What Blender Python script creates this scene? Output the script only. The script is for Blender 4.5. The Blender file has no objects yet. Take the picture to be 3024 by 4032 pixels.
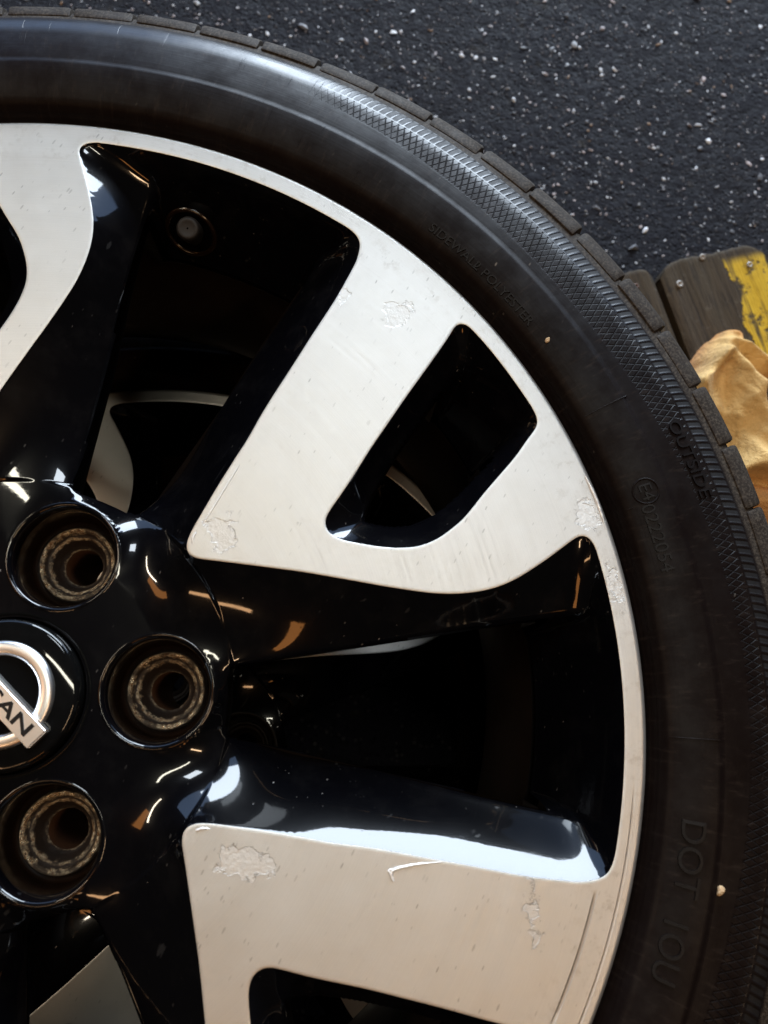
import bpy, bmesh, math, random
import numpy as np
from mathutils import Matrix, Vector

random.seed(7)
rng = np.random.default_rng(11)
scene = bpy.context.scene
COL = scene.collection
rad = math.radians

# ------------------------------------------------------------------ camera
CAM_R = [[0.9966256504, -0.0188174726, -0.0798950291],
         [0.0, 0.9733665082, -0.2292545326],
         [0.0820811364, 0.2284809476, 0.9700820293]]
CAM_C = np.array([0.1117544007, 0.0005320854, 0.2857492374])
F_PX = 3028.0
cam_data = bpy.data.cameras.new('camera')
cam = bpy.data.objects.new('camera', cam_data)
COL.objects.link(cam)
m4 = Matrix(CAM_R).to_4x4(); m4.translation = Vector(CAM_C)
cam.matrix_world = m4
cam_data.sensor_fit = 'HORIZONTAL'
cam_data.sensor_width = 36.0
cam_data.lens = 36.0 * F_PX / 3024.0
cam_data.clip_start = 0.01
cam_data.clip_end = 200.0
cam_data.dof.use_dof = True
cam_data.dof.focus_distance = 0.34
cam_data.dof.aperture_fstop = 17.0
scene.camera = cam
scene.render.resolution_x = 768
scene.render.resolution_y = 1024

# ------------------------------------------------------------------ light
world = bpy.data.worlds.new('World'); scene.world = world
world.use_nodes = True
wb = world.node_tree.nodes['Background']
wb.inputs['Color'].default_value = (1.0, 0.86, 0.74, 1)
wb.inputs['Strength'].default_value = 0.018

def area_light(name, loc, aim, sx, sy, power, color):
    d = bpy.data.lights.new(name, 'AREA'); d.shape = 'RECTANGLE'
    d.size = sx; d.size_y = sy; d.energy = power; d.color = color
    o = bpy.data.objects.new(name, d); COL.objects.link(o)
    o.location = loc
    v = Vector(aim) - Vector(loc)
    o.rotation_euler = v.to_track_quat('-Z', 'Y').to_euler()
    return o

area_light('workshop_door_daylight', (1.5, 5.2, 1.25), (0.5, 0.0, 0.35), 3.4, 2.6, 540, (0.78, 0.89, 1.0))
area_light('daylit_yard', (0.5, 6.4, 1.2), (0.3, 0.0, 0.6), 11.0, 4.2, 260, (0.40, 0.60, 1.0))
area_light('roof_skylight', (0.46, 1.95, 3.4), (0.1, 0.1, 0.0), 0.9, 0.65, 35, (0.82, 0.91, 1.0))
area_light('ceiling_lamp_warm', (-0.9, -1.9, 2.9), (0, 0, 0), 1.3, 0.16, 8, (1.0, 0.56, 0.27))
area_light('ceiling_lamp_warm', (1.9, -1.1, 3.1), (0, 0, 0), 1.3, 0.16, 19, (1.0, 0.66, 0.38))
area_light('ceiling_tube_white', (0.15, 0.35, 3.2), (0, 0, 0), 1.5, 0.10, 14.5, (1.0, 0.95, 0.78))
area_light('ceiling_tube_white', (-2.2, 1.0, 3.0), (0, 0, 0), 1.5, 0.10, 26, (1.0, 0.86, 0.66))
area_light('work_lamp_orange', (-1.5, 0.2, 2.3), (0, 0, 0), 0.80, 0.30, 3.0, (1.0, 0.38, 0.10))
area_light('work_lamp_orange', (0.5, -2.6, 2.2), (0, 0, 0), 0.80, 0.30, 3.0, (1.0, 0.38, 0.10))

scene.view_settings.view_transform = 'Standard'
scene.view_settings.look = 'None'
scene.view_settings.gamma = 1.0
scene.view_settings.exposure = 0.0
scene.view_settings.use_curve_mapping = False
scene.cycles.max_bounces = 8
scene.cycles.use_denoising = True

# ------------------------------------------------------------------ helpers
def backproject(px, py, z):
    """photo pixel -> point on the horizontal plane z (a surface the thing rests on)"""
    R = np.array(CAM_R)
    d = R @ np.array([(px - 1512) / F_PX, -(py - 2016) / F_PX, -1.0])
    t = (z - CAM_C[2]) / d[2]
    return CAM_C + t * d

def tag(o, label=None, cat=None, group=None, kind=None):
    if label: o['label'] = label
    if cat: o['category'] = cat
    if group: o['group'] = group
    if kind: o['kind'] = kind
    return o

def link(name, mesh, mat=None, parent=None):
    o = bpy.data.objects.new(name, mesh); COL.objects.link(o)
    if mat is not None and not mesh.materials: mesh.materials.append(mat)
    if parent is not None: o.parent = parent
    return o

def mesh_from(name, verts, faces, smooth=True, normals=None):
    me = bpy.data.meshes.new(name)
    me.from_pydata([tuple(map(float, v)) for v in verts], [], [tuple(map(int, f)) for f in faces])
    me.update()
    if smooth: me.shade_smooth()
    if normals is not None:
        me.normals_split_custom_set_from_vertices([tuple(map(float, n)) for n in normals])
    return me

def lathe(name, prof, seg=96, closed=False, smooth=True, sharp=None):
    """prof: list of (r, z); revolved about z. sharp: auto-smooth angle in degrees"""
    prof = list(prof); n = len(prof)
    a = np.linspace(0, 2 * math.pi, seg, endpoint=False)
    V = []
    for r, z in prof:
        V += [(r * math.cos(t), r * math.sin(t), z) for t in a]
    Fc = []
    rows = n if closed else n - 1
    for i in range(rows):
        j = (i + 1) % n
        for k in range(seg):
            k2 = (k + 1) % seg
            Fc.append((i * seg + k, j * seg + k, j * seg + k2, i * seg + k2))
    me = mesh_from(name, V, Fc, smooth)
    if sharp:
        me.set_sharp_from_angle(angle=rad(sharp))
    return me

def box_bm(bm, x0, x1, y0, y1, z0, z1):
    v = [bm.verts.new(p) for p in ((x0, y0, z0), (x1, y0, z0), (x1, y1, z0), (x0, y1, z0),
                                   (x0, y0, z1), (x1, y0, z1), (x1, y1, z1), (x0, y1, z1))]
    for f in ((0, 3, 2, 1), (4, 5, 6, 7), (0, 1, 5, 4), (1, 2, 6, 5), (2, 3, 7, 6), (3, 0, 4, 7)):
        bm.faces.new([v[i] for i in f])

def text_mesh(body, size=1.0, extrude=0.0, bevel=0.0, bold=0.0):
    cu = bpy.data.curves.new('lettering', 'FONT'); cu.body = body; cu.size = size
    cu.extrude = extrude; cu.bevel_depth = bevel; cu.offset = bold; cu.resolution_u = 4
    ob = bpy.data.objects.new('lettering', cu); COL.objects.link(ob)
    dg = bpy.context.evaluated_depsgraph_get()
    me = bpy.data.meshes.new_from_object(ob.evaluated_get(dg))
    bpy.data.objects.remove(ob); bpy.data.curves.remove(cu)
    return me

# ------------------------------------------------------------------ node helpers
class NT:
    def __init__(s, name):
        s.mat = bpy.data.materials.new(name); s.mat.use_nodes = True
        s.t = s.mat.node_tree; s.bsdf = s.t.nodes['Principled BSDF']
    def n(s, kind, **kw):
        nd = s.t.nodes.new(kind)
        for k, v in kw.items(): setattr(nd, k, v)
        return nd
    def put(s, sock, v):
        if isinstance(v, bpy.types.NodeSocket): s.t.links.new(v, sock)
        elif v is not None: sock.default_value = v
    def math(s, op, a, b=None, c=None, clamp=False):
        nd = s.n('ShaderNodeMath', operation=op, use_clamp=clamp)
        s.put(nd.inputs[0], a); s.put(nd.inputs[1], b)
        if c is not None: s.put(nd.inputs[2], c)
        return nd.outputs[0]
    def vmath(s, op, a, b=None, c=None, scale=None):
        nd = s.n('ShaderNodeVectorMath', operation=op)
        s.put(nd.inputs[0], a)
        if b is not None: s.put(nd.inputs[1], b)
        if c is not None: s.put(nd.inputs[2], c)
        if scale is not None: s.put(nd.inputs['Scale'], scale)
        return nd.outputs['Value'] if op in ('LENGTH', 'DISTANCE', 'DOT_PRODUCT') else nd.outputs[0]
    def pos(s): return s.n('ShaderNodeNewGeometry').outputs['Position']
    def obj(s): return s.n('ShaderNodeTexCoord').outputs['Object']
    def noise(s, vec, scale, detail=4, rough=0.55, dist=0.0, out='Fac'):
        nd = s.n('ShaderNodeTexNoise'); s.put(nd.inputs['Vector'], vec)
        nd.inputs['Scale'].default_value = scale; nd.inputs['Detail'].default_value = detail
        nd.inputs['Roughness'].default_value = rough; nd.inputs['Distortion'].default_value = dist
        return nd.outputs[out]
    def voro(s, vec, scale, feature='F1', out='Distance', rnd=1.0):
        nd = s.n('ShaderNodeTexVoronoi', feature=feature); s.put(nd.inputs['Vector'], vec)
        nd.inputs['Scale'].default_value = scale; nd.inputs['Randomness'].default_value = rnd
        return nd.outputs[out]
    def ramp(s, fac, a, b, c0=0.0, c1=1.0):
        nd = s.n('ShaderNodeMapRange', interpolation_type='SMOOTHSTEP')
        s.put(nd.inputs[0], fac); s.put(nd.inputs[1], a); s.put(nd.inputs[2], b)
        s.put(nd.inputs[3], c0); s.put(nd.inputs[4], c1)
        return nd.outputs[0]
    def mix(s, fac, a, b):
        nd = s.n('ShaderNodeMix', data_type='RGBA'); s.put(nd.inputs[0], fac)
        s.put(nd.inputs[6], a); s.put(nd.inputs[7], b); return nd.outputs[2]
    def sep(s, v):
        nd = s.n('ShaderNodeSeparateXYZ'); s.put(nd.inputs[0], v); return nd.outputs
    def comb(s, x, y, z=0.0):
        nd = s.n('ShaderNodeCombineXYZ'); s.put(nd.inputs[0], x); s.put(nd.inputs[1], y); s.put(nd.inputs[2], z); return nd.outputs[0]
    def bump(s, h, strength, dist, normal=None):
        nd = s.n('ShaderNodeBump'); nd.inputs['Strength'].default_value = strength
        nd.inputs['Distance'].default_value = dist; s.put(nd.inputs['Height'], h)
        if normal is not None: s.put(nd.inputs['Normal'], normal)
        return nd.outputs[0]
    def set(s, **kw):
        names = {'color': 'Base Color', 'rough': 'Roughness', 'metal': 'Metallic', 'normal': 'Normal',
                 'spec': 'Specular IOR Level', 'aniso': 'Anisotropic', 'tangent': 'Tangent',
                 'coat': 'Coat Weight', 'coat_rough': 'Coat Roughness', 'sheen': 'Sheen Weight',
                 'coat_normal': 'Coat Normal'}
        for k, v in kw.items(): s.put(s.bsdf.inputs[names[k]], v)
        return s.mat

def c4(r, g, b): return (r, g, b, 1.0)

def streak_coords(m, pos, ang, stretch):
    """coordinates squeezed along one direction, for short smeared specks"""
    mp = m.n('ShaderNodeMapping'); m.put(mp.inputs['Vector'], pos)
    mp.vector_type = 'TEXTURE'
    mp.inputs['Rotation'].default_value = (0, 0, rad(ang)); mp.inputs['Scale'].default_value = (stretch, 1, 1)
    return mp.outputs[0]

# ------------------------------------------------------------------ materials
def mat_black_paint():
    m = NT('gloss_black_paint'); p = m.pos()
    q = streak_coords(m, p, 65, 2.6)
    cell = m.voro(q, 620.0, out='Color'); dist = m.voro(q, 620.0)
    keep = m.ramp(m.sep(cell)[0], 0.82, 0.84)
    size = m.math('MULTIPLY', m.math('POWER', m.sep(cell)[1], 2.5), 0.20)
    spot = m.math('MULTIPLY', keep, m.ramp(dist, size, m.math('ADD', size, 0.08), 1.0, 0.0))
    lon = m.math('MULTIPLY', m.ramp(m.noise(p, 42, 3), 0.52, 0.72), 0.9)
    spot = m.math('MULTIPLY', spot, m.math('ADD', 0.05, m.math('MULTIPLY', lon, .6)))
    haze = m.math('MULTIPLY', m.ramp(m.noise(p, 60, 5, 0.65), 0.45, 0.8), 0.012)
    spot = m.math('ADD', spot, haze, clamp=True)
    col = m.mix(spot, c4(.0016, .0016, .0024), c4(.30, .28, .26))
    sc = m.noise(streak_coords(m, p, 58, 30), 240, 2)
    scr = m.ramp(sc, 0.70, 0.76, 0.0, 0.05)
    col = m.mix(scr, col, c4(.3, .3, .3))
    r = m.math('ADD', 0.03, m.math('MULTIPLY', spot, 0.5))
    r = m.math('ADD', r, m.math('MULTIPLY', m.ramp(m.noise(p, 50, 5, .7), .45, .75), 0.05))
    nb = m.bump(m.noise(p, 500, 2), 0.012, 0.0004)
    nb = m.bump(spot, 0.25, 0.0003, nb)
    return m.set(color=col, rough=r, spec=0.55, normal=nb, coat=.13, coat_rough=.22)

def mat_silver():
    m = NT('machined_alloy'); p = m.pos(); xyz = m.sep(p)
    flat = m.comb(xyz[0], xyz[1], 0.0)
    r = m.vmath('LENGTH', flat)
    tang = m.vmath('NORMALIZE', m.vmath('CROSS_PRODUCT', (0, 0, 1), flat))
    mott = m.noise(p, 55, 5, 0.6)
    col = m.mix(mott, c4(.62, .595, .55), c4(.73, .71, .67))
    # turning marks: very fine concentric lines
    lines = m.n('ShaderNodeTexNoise'); lines.noise_dimensions = '1D'
    m.put(lines.inputs['W'], m.math('MULTIPLY', r, 4200.0)); lines.inputs['Detail'].default_value = 2
    # flaked lacquer patches
    warp = m.math('MULTIPLY', m.math('SUBTRACT', m.noise(p, 190, 5, 0.65), 0.5), 0.0150)
    mask = None; edge = None
    for (x, y, a, b, ang) in ((.1406, .1509, .0068, .0052, 20), (.1189, .1579, .0030, .0022, 60), (.0748, .0580, .0052, .0066, 10),
                              (.0875, -.0556, .0082, .0046, -6), (.1866, -.0745, .0020, .0075, 3),
                              (.2152, .0687, .0045, .0060, 20), (.224, .040, .003, .006, 10)):
        dv = m.vmath('SUBTRACT', flat, (x, y, 0))
        mp = m.n('ShaderNodeMapping'); mp.vector_type = 'TEXTURE'; m.put(mp.inputs['Vector'], dv)
        mp.inputs['Rotation'].default_value = (0, 0, rad(ang)); mp.inputs['Scale'].default_value = (a / min(a, b), b / min(a, b), 1)
        d = m.math('SUBTRACT', m.vmath('LENGTH', mp.outputs[0]), min(a, b))
        d = m.math('ADD', d, warp)
        mask = d if mask is None else m.math('MINIMUM', mask, d)
    patch = m.ramp(mask, -0.0005, 0.0002, 1.0, 0.0)
    rim = m.ramp(m.math('ABSOLUTE', mask), 0.0001, 0.0006, 1.0, 0.0)
    rimn = m.math('MULTIPLY', rim, m.ramp(m.noise(p, 420, 3), 0.42, 0.68))
    col = m.mix(m.math('MULTIPLY', patch, 0.7), col, m.mix(m.noise(p, 350, 4), c4(.70, .68, .64), c4(.86, .84, .80)))
    col = m.mix(m.math('MULTIPLY', rimn, 0.6), col, c4(.20, .18, .15))
    # grit and pits, smeared short
    q = streak_coords(m, p, 62, 3.6)
    for scl, th, amt, dark, big_ in ((900.0, .82, .5, (.16, .145, .125, 1), .30), (520.0, .90, .6, (.12, .105, .09, 1), .17), (190.0, .955, .8, (.13, .115, .10, 1), .08)):
        cell = m.voro(q, scl, out='Color'); dist = m.voro(q, scl)
        keep = m.ramp(m.sep(cell)[0], th, th + .01)
        sz = m.math('MULTIPLY', m.sep(cell)[1], big_)
        spot = m.math('MULTIPLY', keep, m.ramp(dist, sz, m.math('ADD', sz, .07), 1.0, 0.0))
        spot = m.math('MULTIPLY', spot, m.ramp(m.noise(p, 34, 3), .36, .66, .15, 1.0))
        col = m.mix(m.math('MULTIPLY', spot, amt), col, dark)
    # brown dirt that sits along the rim lip
    lipd = m.math('MULTIPLY', m.ramp(r, .205, .226), m.ramp(m.noise(p, 160, 6, .75), .50, .68))
    col = m.mix(m.math('MULTIPLY', lipd, .65), col, m.mix(m.noise(p, 90, 3), c4(.24, .19, .13), c4(.82, .79, .74)))
    # turned grooves left on one spoke
    ysel = m.math('MULTIPLY', m.ramp(xyz[1], -.112, -.100, 0, 1), m.ramp(xyz[1], -.072, -.066, 1, 0))
    g = m.math('MULTIPLY', m.ramp(m.math('ABSOLUTE', m.math('SUBTRACT', r, .2202)), .0003, .0008, 1, 0), ysel)
    g2 = m.math('MULTIPLY', m.ramp(m.math('ABSOLUTE', m.math('SUBTRACT', r, .2287)), .0002, .0006, .5, 0), m.ramp(xyz[1], -.03, -.045, 0, 1))
    groove = m.math('ADD', g, g2, clamp=True)
    col = m.mix(m.math('MULTIPLY', groove, .55), col, c4(.24, .19, .14))
    rough = m.math('ADD', .37, m.math('MULTIPLY', mott, .12))
    rough = m.math('ADD', rough, m.math('MULTIPLY', patch, .06))
    col = m.mix(m.ramp(lines.outputs['Fac'], .35, .7, 0, .28), col, c4(.38, .365, .34))
    ln2 = m.n('ShaderNodeTexNoise'); ln2.noise_dimensions = '1D'
    m.put(ln2.inputs['W'], m.math('MULTIPLY', r, 820.0)); ln2.inputs['Detail'].default_value = 3
    col = m.mix(m.ramp(ln2.outputs['Fac'], .40, .65, 0, .22), col, c4(.44, .425, .40))
    nb = m.bump(lines.outputs['Fac'], .25, .0001)
    nb = m.bump(ln2.outputs['Fac'], .12, .0002, nb)
    nb = m.bump(m.noise(p, 85, 3, .5), .12, .0008, nb)
    hgt = m.math('SUBTRACT', m.math('MULTIPLY', patch, -.6), m.math('MULTIPLY', groove, 1.0))
    nb = m.bump(hgt, .8, .0005, nb)
    nb = m.bump(m.math('MULTIPLY', patch, m.noise(p, 700, 3)), .35, .0005, nb)
    m.bsdf.inputs['Anisotropic Rotation'].default_value = 0.0
    return m.set(color=col, metal=0.80, rough=rough, aniso=0.60, tangent=tang, normal=nb)

def mat_rubber(hatch=True):
    m = NT('tyre_rubber' if hatch else 'tread_rubber'); p = m.pos(); xyz = m.sep(p)
    r = m.vmath('LENGTH', m.comb(xyz[0], xyz[1], 0.0))
    th = m.math('ARCTAN2', xyz[1], xyz[0])
    big = m.noise(p, 18, 4, .6)
    col = m.mix(big, c4(.0040, .0023, .0020), c4(.0080, .0047, .0040))
    dust = m.math('MULTIPLY', m.ramp(m.noise(p, 75, 6, .72), .52, .80), .30)
    col = m.mix(dust, col, c4(.022, .016, .0125))
    outer = m.ramp(r, .2895, .2915)
    grit = m.ramp(m.noise(m.comb(m.math('MULTIPLY', th, .5), r, xyz[2]), 620, 3, .7), .40, .70)
    col = m.mix(m.math('MULTIPLY', outer, m.math('ADD', .18, m.math('MULTIPLY', grit, .55))), col, c4(.095, .078, .060))
    q = streak_coords(m, p, 60, 2.4)
    cell = m.voro(q, 300.0, out='Color'); dist = m.voro(q, 300.0)
    spot = m.math('MULTIPLY', m.ramp(m.sep(cell)[0], .86, .87), m.ramp(dist, .07, .15, 1, 0))
    spot = m.math('MULTIPLY', spot, m.math('MULTIPLY', m.sep(cell)[2], m.ramp(m.noise(p, 30, 3), .45, .7)))
    col = m.mix(m.math('MULTIPLY', spot, .6), col, c4(.30, .26, .22))
    h = m.math('MULTIPLY', m.noise(p, 260, 4, .6), .16)
    scf = m.noise(m.comb(m.math('MULTIPLY', th, 26.0), m.math('MULTIPLY', r, 22.0), 0.0), 4.0, 5, .7)
    col = m.mix(m.ramp(scf, .52, .74, 0, .55), col, c4(.026, .018, .014))
    h = m.math('ADD', h, m.math('MULTIPLY', m.noise(p, 34, 3), .8))
    fr = m.math('SINE', m.math('MULTIPLY', r, 2 * math.pi / .0011))
    h = m.math('ADD', h, m.math('MULTIPLY', fr, m.math('MULTIPLY', m.ramp(r, .2385, .2375), .10)))
    h = m.math('ADD', h, m.math('MULTIPLY', m.noise(m.comb(m.math('MULTIPLY', th, 3.0), m.math('MULTIPLY', r, 900.0), 0.0), 1.0, 2), .16))
    if hatch:
        K, M = 277.0, 480.0
        a = m.math('ABSOLUTE', m.math('SINE', m.math('ADD', m.math('MULTIPLY', th, K), m.math('MULTIPLY', r, M))))
        b = m.math('ABSOLUTE', m.math('SINE', m.math('SUBTRACT', m.math('MULTIPLY', th, K), m.math('MULTIPLY', r, M))))
        dia = m.math('MULTIPLY', m.ramp(m.math('MINIMUM', a, b), .08, .45, 1.0, 0.0), m.ramp(m.noise(p, 95, 5, .7), .30, .62, .25, 1.0))
        # lower edge of the band wanders in long swooshes round the tyre
        sw = m.math('MULTIPLY', m.math('SINE', m.math('ADD', m.math('MULTIPLY', th, 5.0), 1.35)), .0035)
        lo = m.math('ADD', .2672, sw)
        band = m.math('MULTIPLY', m.ramp(r, lo, m.math('ADD', lo, .0012)), m.ramp(r, .2782, .2792, 1, 0))
        onoff = m.math('MULTIPLY', m.ramp(th, 1.22, 1.05, 0, 1), 1.0)
        plinth = m.math('MULTIPLY', m.ramp(m.math('ABSOLUTE', m.math('SUBTRACT', th, .342)), .058, .064, 0, 1), 1.0)
        plinth = m.math('MAXIMUM', plinth, m.ramp(m.math('ABSOLUTE', m.math('SUBTRACT', r, .2735)), .0036, .0044, 0, 1))
        band = m.math('MULTIPLY', m.math('MULTIPLY', band, onoff), plinth)
        teeth = m.ramp(m.math('ABSOLUTE', m.math('SINE', m.math('ADD', m.math('MULTIPLY', th, K), m.math('MULTIPLY', r, 180.0)))), .15, .85, 0, 1)
        tb = m.math('MULTIPLY', m.math('MULTIPLY', m.ramp(r, .2793, .2806), m.ramp(r, .2862, .2880, 1, 0)), onoff)
        h = m.math('ADD', h, m.math('MULTIPLY', band, m.math('SUBTRACT', m.math('MULTIPLY', dia, -.9), .15)))
        h = m.math('ADD', h, m.math('MULTIPLY', tb, m.math('MULTIPLY', teeth, -.9)))
        # radial hairline cracks of the sidewall
        ck = m.noise(m.comb(m.math('MULTIPLY', th, 60.0), m.math('MULTIPLY', r, 9.0), 0.0), 3.0, 3, .6)
        h = m.math('SUBTRACT', h, m.math('MULTIPLY', m.math('MULTIPLY', m.ramp(ck, .64, .70), .22), m.ramp(th, .85, 1.1)))
    if hatch:
        gro = m.math('ADD', m.math('MULTIPLY', band, dia), m.math('MULTIPLY', tb, teeth), clamp=True)
        col = m.mix(m.math('MULTIPLY', gro, .6), col, c4(.0018, .0015, .0015))
    nb = m.bump(h, .48, .0006)
    rough = m.math('ADD', .34, m.math('MULTIPLY', m.noise(p, 60, 5, .7), .26))
    polish = m.math('MULTIPLY', m.ramp(r, .2745, .2800), m.ramp(r, .2865, .2900, 1, 0))
    rough = m.math('SUBTRACT', rough, m.math('MULTIPLY', polish, .14))
    if hatch: rough = m.math('ADD', rough, m.math('MULTIPLY', gro, .3))
    rough = m.math('ADD', rough, m.math('MULTIPLY', outer, .2))
    return m.set(color=col, rough=rough, spec=m.math('ADD', m.ramp(m.noise(p, 55, 5, .7), .3, .7, .06, .14), m.math('MULTIPLY', polish, .30)), normal=nb)

def mat_simple(name, col, rough=.5, metal=0.0, spec=.5, nscale=None, namp=.3, bump=0.0):
    m = NT(name); p = m.obj()
    c = c4(*col)
    if nscale:
        f = m.noise(p, nscale, 5, .6)
        c = m.mix(f, c4(*[x * (1 - namp) for x in col]), c4(*[min(1, x * (1 + namp)) for x in col]))
        if bump: m.set(normal=m.bump(f, bump, .0006))
    return m.set(color=c, rough=rough, metal=metal, spec=spec)

def mat_seat():
    m = NT('corroded_lug_seat'); p = m.obj(); x = m.sep(p)
    rho = m.vmath('LENGTH', m.comb(x[0], x[1], 0.0)); w = m.pos()
    f = m.noise(w, 620, 6, .8); g = m.noise(w, 150, 5, .7)
    rr = m.math('ADD', rho, m.math('MULTIPLY', m.math('SUBTRACT', m.noise(w, 300, 4, .7), .5), .0034))
    crest = m.ramp(m.math('ABSOLUTE', m.math('SUBTRACT', rr, .0137)), .0006, .0012, 1, 0)
    step = m.ramp(m.math('ABSOLUTE', m.math('SUBTRACT', rr, .0112)), .0003, .0008, .75, 0)
    lipr = m.ramp(m.math('ABSOLUTE', m.math('SUBTRACT', rr, .0077)), .0002, .0005, .35, 0)
    bare = m.math('MAXIMUM', m.math('MAXIMUM', crest, step), lipr)
    bare = m.math('MULTIPLY', bare, m.ramp(g, .40, .58, .08, 1.0))
    col = m.mix(f, c4(.007, .004, .0028), c4(.026, .013, .007))
    col = m.mix(bare, col, m.mix(m.ramp(f, .38, .60), c4(.24, .12, .05), c4(.84, .70, .48)))
    return m.set(color=col, metal=m.math('MULTIPLY', bare, .85), rough=m.ramp(bare, 0, 1, .55, .27), normal=m.bump(f, .8, .0009))

def mat_asphalt():
    m = NT('asphalt'); p = m.pos()
    f = m.noise(p, 160, 6, .7); g = m.noise(p, 9, 4)
    v = m.voro(p, 210, out='Color'); vd = m.voro(p, 210)
    col = m.mix(f, c4(.0036, .0038, .0062), c4(.0140, .0142, .0215))
    agg = m.math('MULTIPLY', m.ramp(m.sep(v)[0], .62, .66), m.ramp(vd, .25, .42, 1, 0))
    col = m.mix(m.math('MULTIPLY', agg, .6), col, m.mix(m.sep(v)[1], c4(.035, .034, .040), c4(.12, .11, .11)))
    col = m.mix(m.math('MULTIPLY', m.ramp(m.noise(p, 46, 4), .60, .74), .55), col, c4(.028, .022, .014))
    col = m.mix(m.ramp(g, .3, .75, 0, .35), col, c4(.02, .02, .024))
    h = m.math('ADD', m.math('MULTIPLY', f, .8), m.math('MULTIPLY', agg, .35))
    h = m.math('ADD', h, m.math('MULTIPLY', m.noise(p, 40, 4), 1.2))
    h = m.math('SUBTRACT', h, m.math('MULTIPLY', m.ramp(m.voro(p, 150), .12, .3, 1, 0), .8))
    return m.set(color=col, rough=m.ramp(f, .3, .7, .62, .88), spec=.12, normal=m.bump(h, .9, .005))

def mat_attr(name, attr, rough, bump_scale=0, bump=.3):
    m = NT(name); a = m.n('ShaderNodeAttribute'); a.attribute_name = attr
    if bump_scale: m.set(normal=m.bump(m.noise(m.pos(), bump_scale, 4), bump, .0008))
    return m.set(color=a.outputs['Color'], rough=rough)

def mat_wood():
    m = NT('weathered_wood'); t = m.obj(); xyz = m.sep(t)
    st = m.comb(xyz[0], m.math('MULTIPLY', xyz[1], .07), xyz[2])
    g = m.noise(st, 190, 6, .68, .4); b = m.noise(t, 24, 4, .6)
    col = m.mix(g, c4(.016, .0105, .006), c4(.090, .064, .037))
    col = m.mix(m.ramp(b, .42, .72, 0, .6), col, c4(.048, .036, .018))
    col = m.mix(m.ramp(m.noise(st, 420, 5, .75), .45, .68, 0, .8), col, c4(.012, .009, .007))
    col = m.mix(m.ramp(m.noise(t, 120, 5, .7), .55, .75, 0, .45), col, c4(.13, .115, .09))
    col = m.mix(m.ramp(m.noise(t, 70, 5, .7), .60, .70, 0, .7), col, c4(.015, .012, .010))
    # worn yellow stripe painted along the board
    w = m.math('MULTIPLY', m.math('SUBTRACT', m.noise(t, 38, 5, .65), .5), .045)
    cx = m.math('ADD', m.math('SUBTRACT', xyz[0], .079), w)
    stripe = m.ramp(m.math('ABSOLUTE', cx), .018, .021, 1, 0)
    worn = m.ramp(m.noise(st, 120, 5, .7), .30, .50)
    worn = m.math('MULTIPLY', worn, m.ramp(m.noise(t, 75, 5, .7), .34, .48))
    stripe = m.math('MULTIPLY', m.math('MULTIPLY', stripe, worn), m.ramp(xyz[1], -.006, -.016, 0, 1))
    pc = m.mix(m.noise(t, 130, 4), c4(.46, .28, .012), c4(.66, .43, .03))
    col = m.mix(m.math('MULTIPLY', stripe, .93), col, pc)
    h = m.math('ADD', g, m.math('MULTIPLY', stripe, .25))
    return m.set(color=col, rough=.78, spec=.2, normal=m.bump(h, .8, .0018))

def mat_cloth():
    m = NT('chamois_cloth'); p = m.pos(); a = m.n('ShaderNodeAttribute'); a.attribute_name = 'stain'
    f = m.noise(p, 60, 5, .65); fine = m.noise(p, 900, 3, .6)
    col = m.mix(f, c4(.58, .35, .115), c4(.80, .56, .25))
    col = m.mix(m.math('MULTIPLY', a.outputs['Fac'], .85), col, c4(.50, .17, .035))
    col = m.mix(m.ramp(m.noise(p, 110, 5, .7), .54, .72, 0, .6), col, c4(.24, .14, .05))
    col = m.mix(m.ramp(fine, .5, .75, 0, .3), col, c4(.25, .15, .05))
    h = m.math('ADD', m.math('MULTIPLY', fine, .35), m.noise(p, 170, 5, .6))
    cr = m.math('ABSOLUTE', m.math('SUBTRACT', m.noise(p, 48, 4, .6, .8), .5))
    h = m.math('ADD', h, m.ramp(cr, 0.0, .10, 0, .25))
    return m.set(color=col, rough=.9, spec=.15, sheen=.1, normal=m.bump(h, .7, .0022))

M = {
    'black': mat_black_paint(), 'silver': mat_silver(), 'rubber': mat_rubber(True), 'tread': mat_rubber(False),
    'seat': mat_seat(), 'asphalt': mat_asphalt(), 'wood': mat_wood(), 'cloth': mat_cloth(),
    'stone': mat_attr('embedded_stone', 'Col', .5, 600, .5),
    'chrome': mat_simple('chrome_trim', (.92, .91, .90), .34, 1.0, nscale=260, namp=.08),
    'letter': mat_simple('dark_letter_fill', (.012, .011, .011), .25),
    'cap': mat_simple('gloss_black_cap', (.004, .004, .004), .045, 0, .5, 300, .4),
    'pocket': mat_simple('oily_brown_black_pocket', (.010, .0048, .0025), .20, 0, .6, 180, .6, .15),
    'bore': mat_simple('rusty_bore', (.055, .022, .009), .7, .2, .3, 200, .5, .3),
    'lettering': mat_simple('raised_lettering_rubber', (.0062, .0044, .0040), .45, 0, .16, 300, .5, .2),
    'lacquer_glint': mat_simple('peeled_lacquer_glint', (.86, .85, .83), .22, .25, .8, 900, .15, .2),
    'barrel': mat_simple('grimy_black_barrel_and_shade', (.0075, .0045, .0032), .55, 0, .25, 90, .6, .3),
    'valve': mat_simple('valve_rubber', (.006, .005, .005), .62, 0, .5, 500, .3),
    'screw': mat_simple('worn_steel', (.34, .31, .28), .5, .7, nscale=800, namp=.3, bump=.3),
    'rusty': mat_simple('rusty_steel', (.10, .06, .045), .6, .5, nscale=700, namp=.5, bump=.4),
    'crumb': mat_simple('tan_grit', (.50, .34, .19), .8, 0, .3, 900, .3, .5),
}

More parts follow.
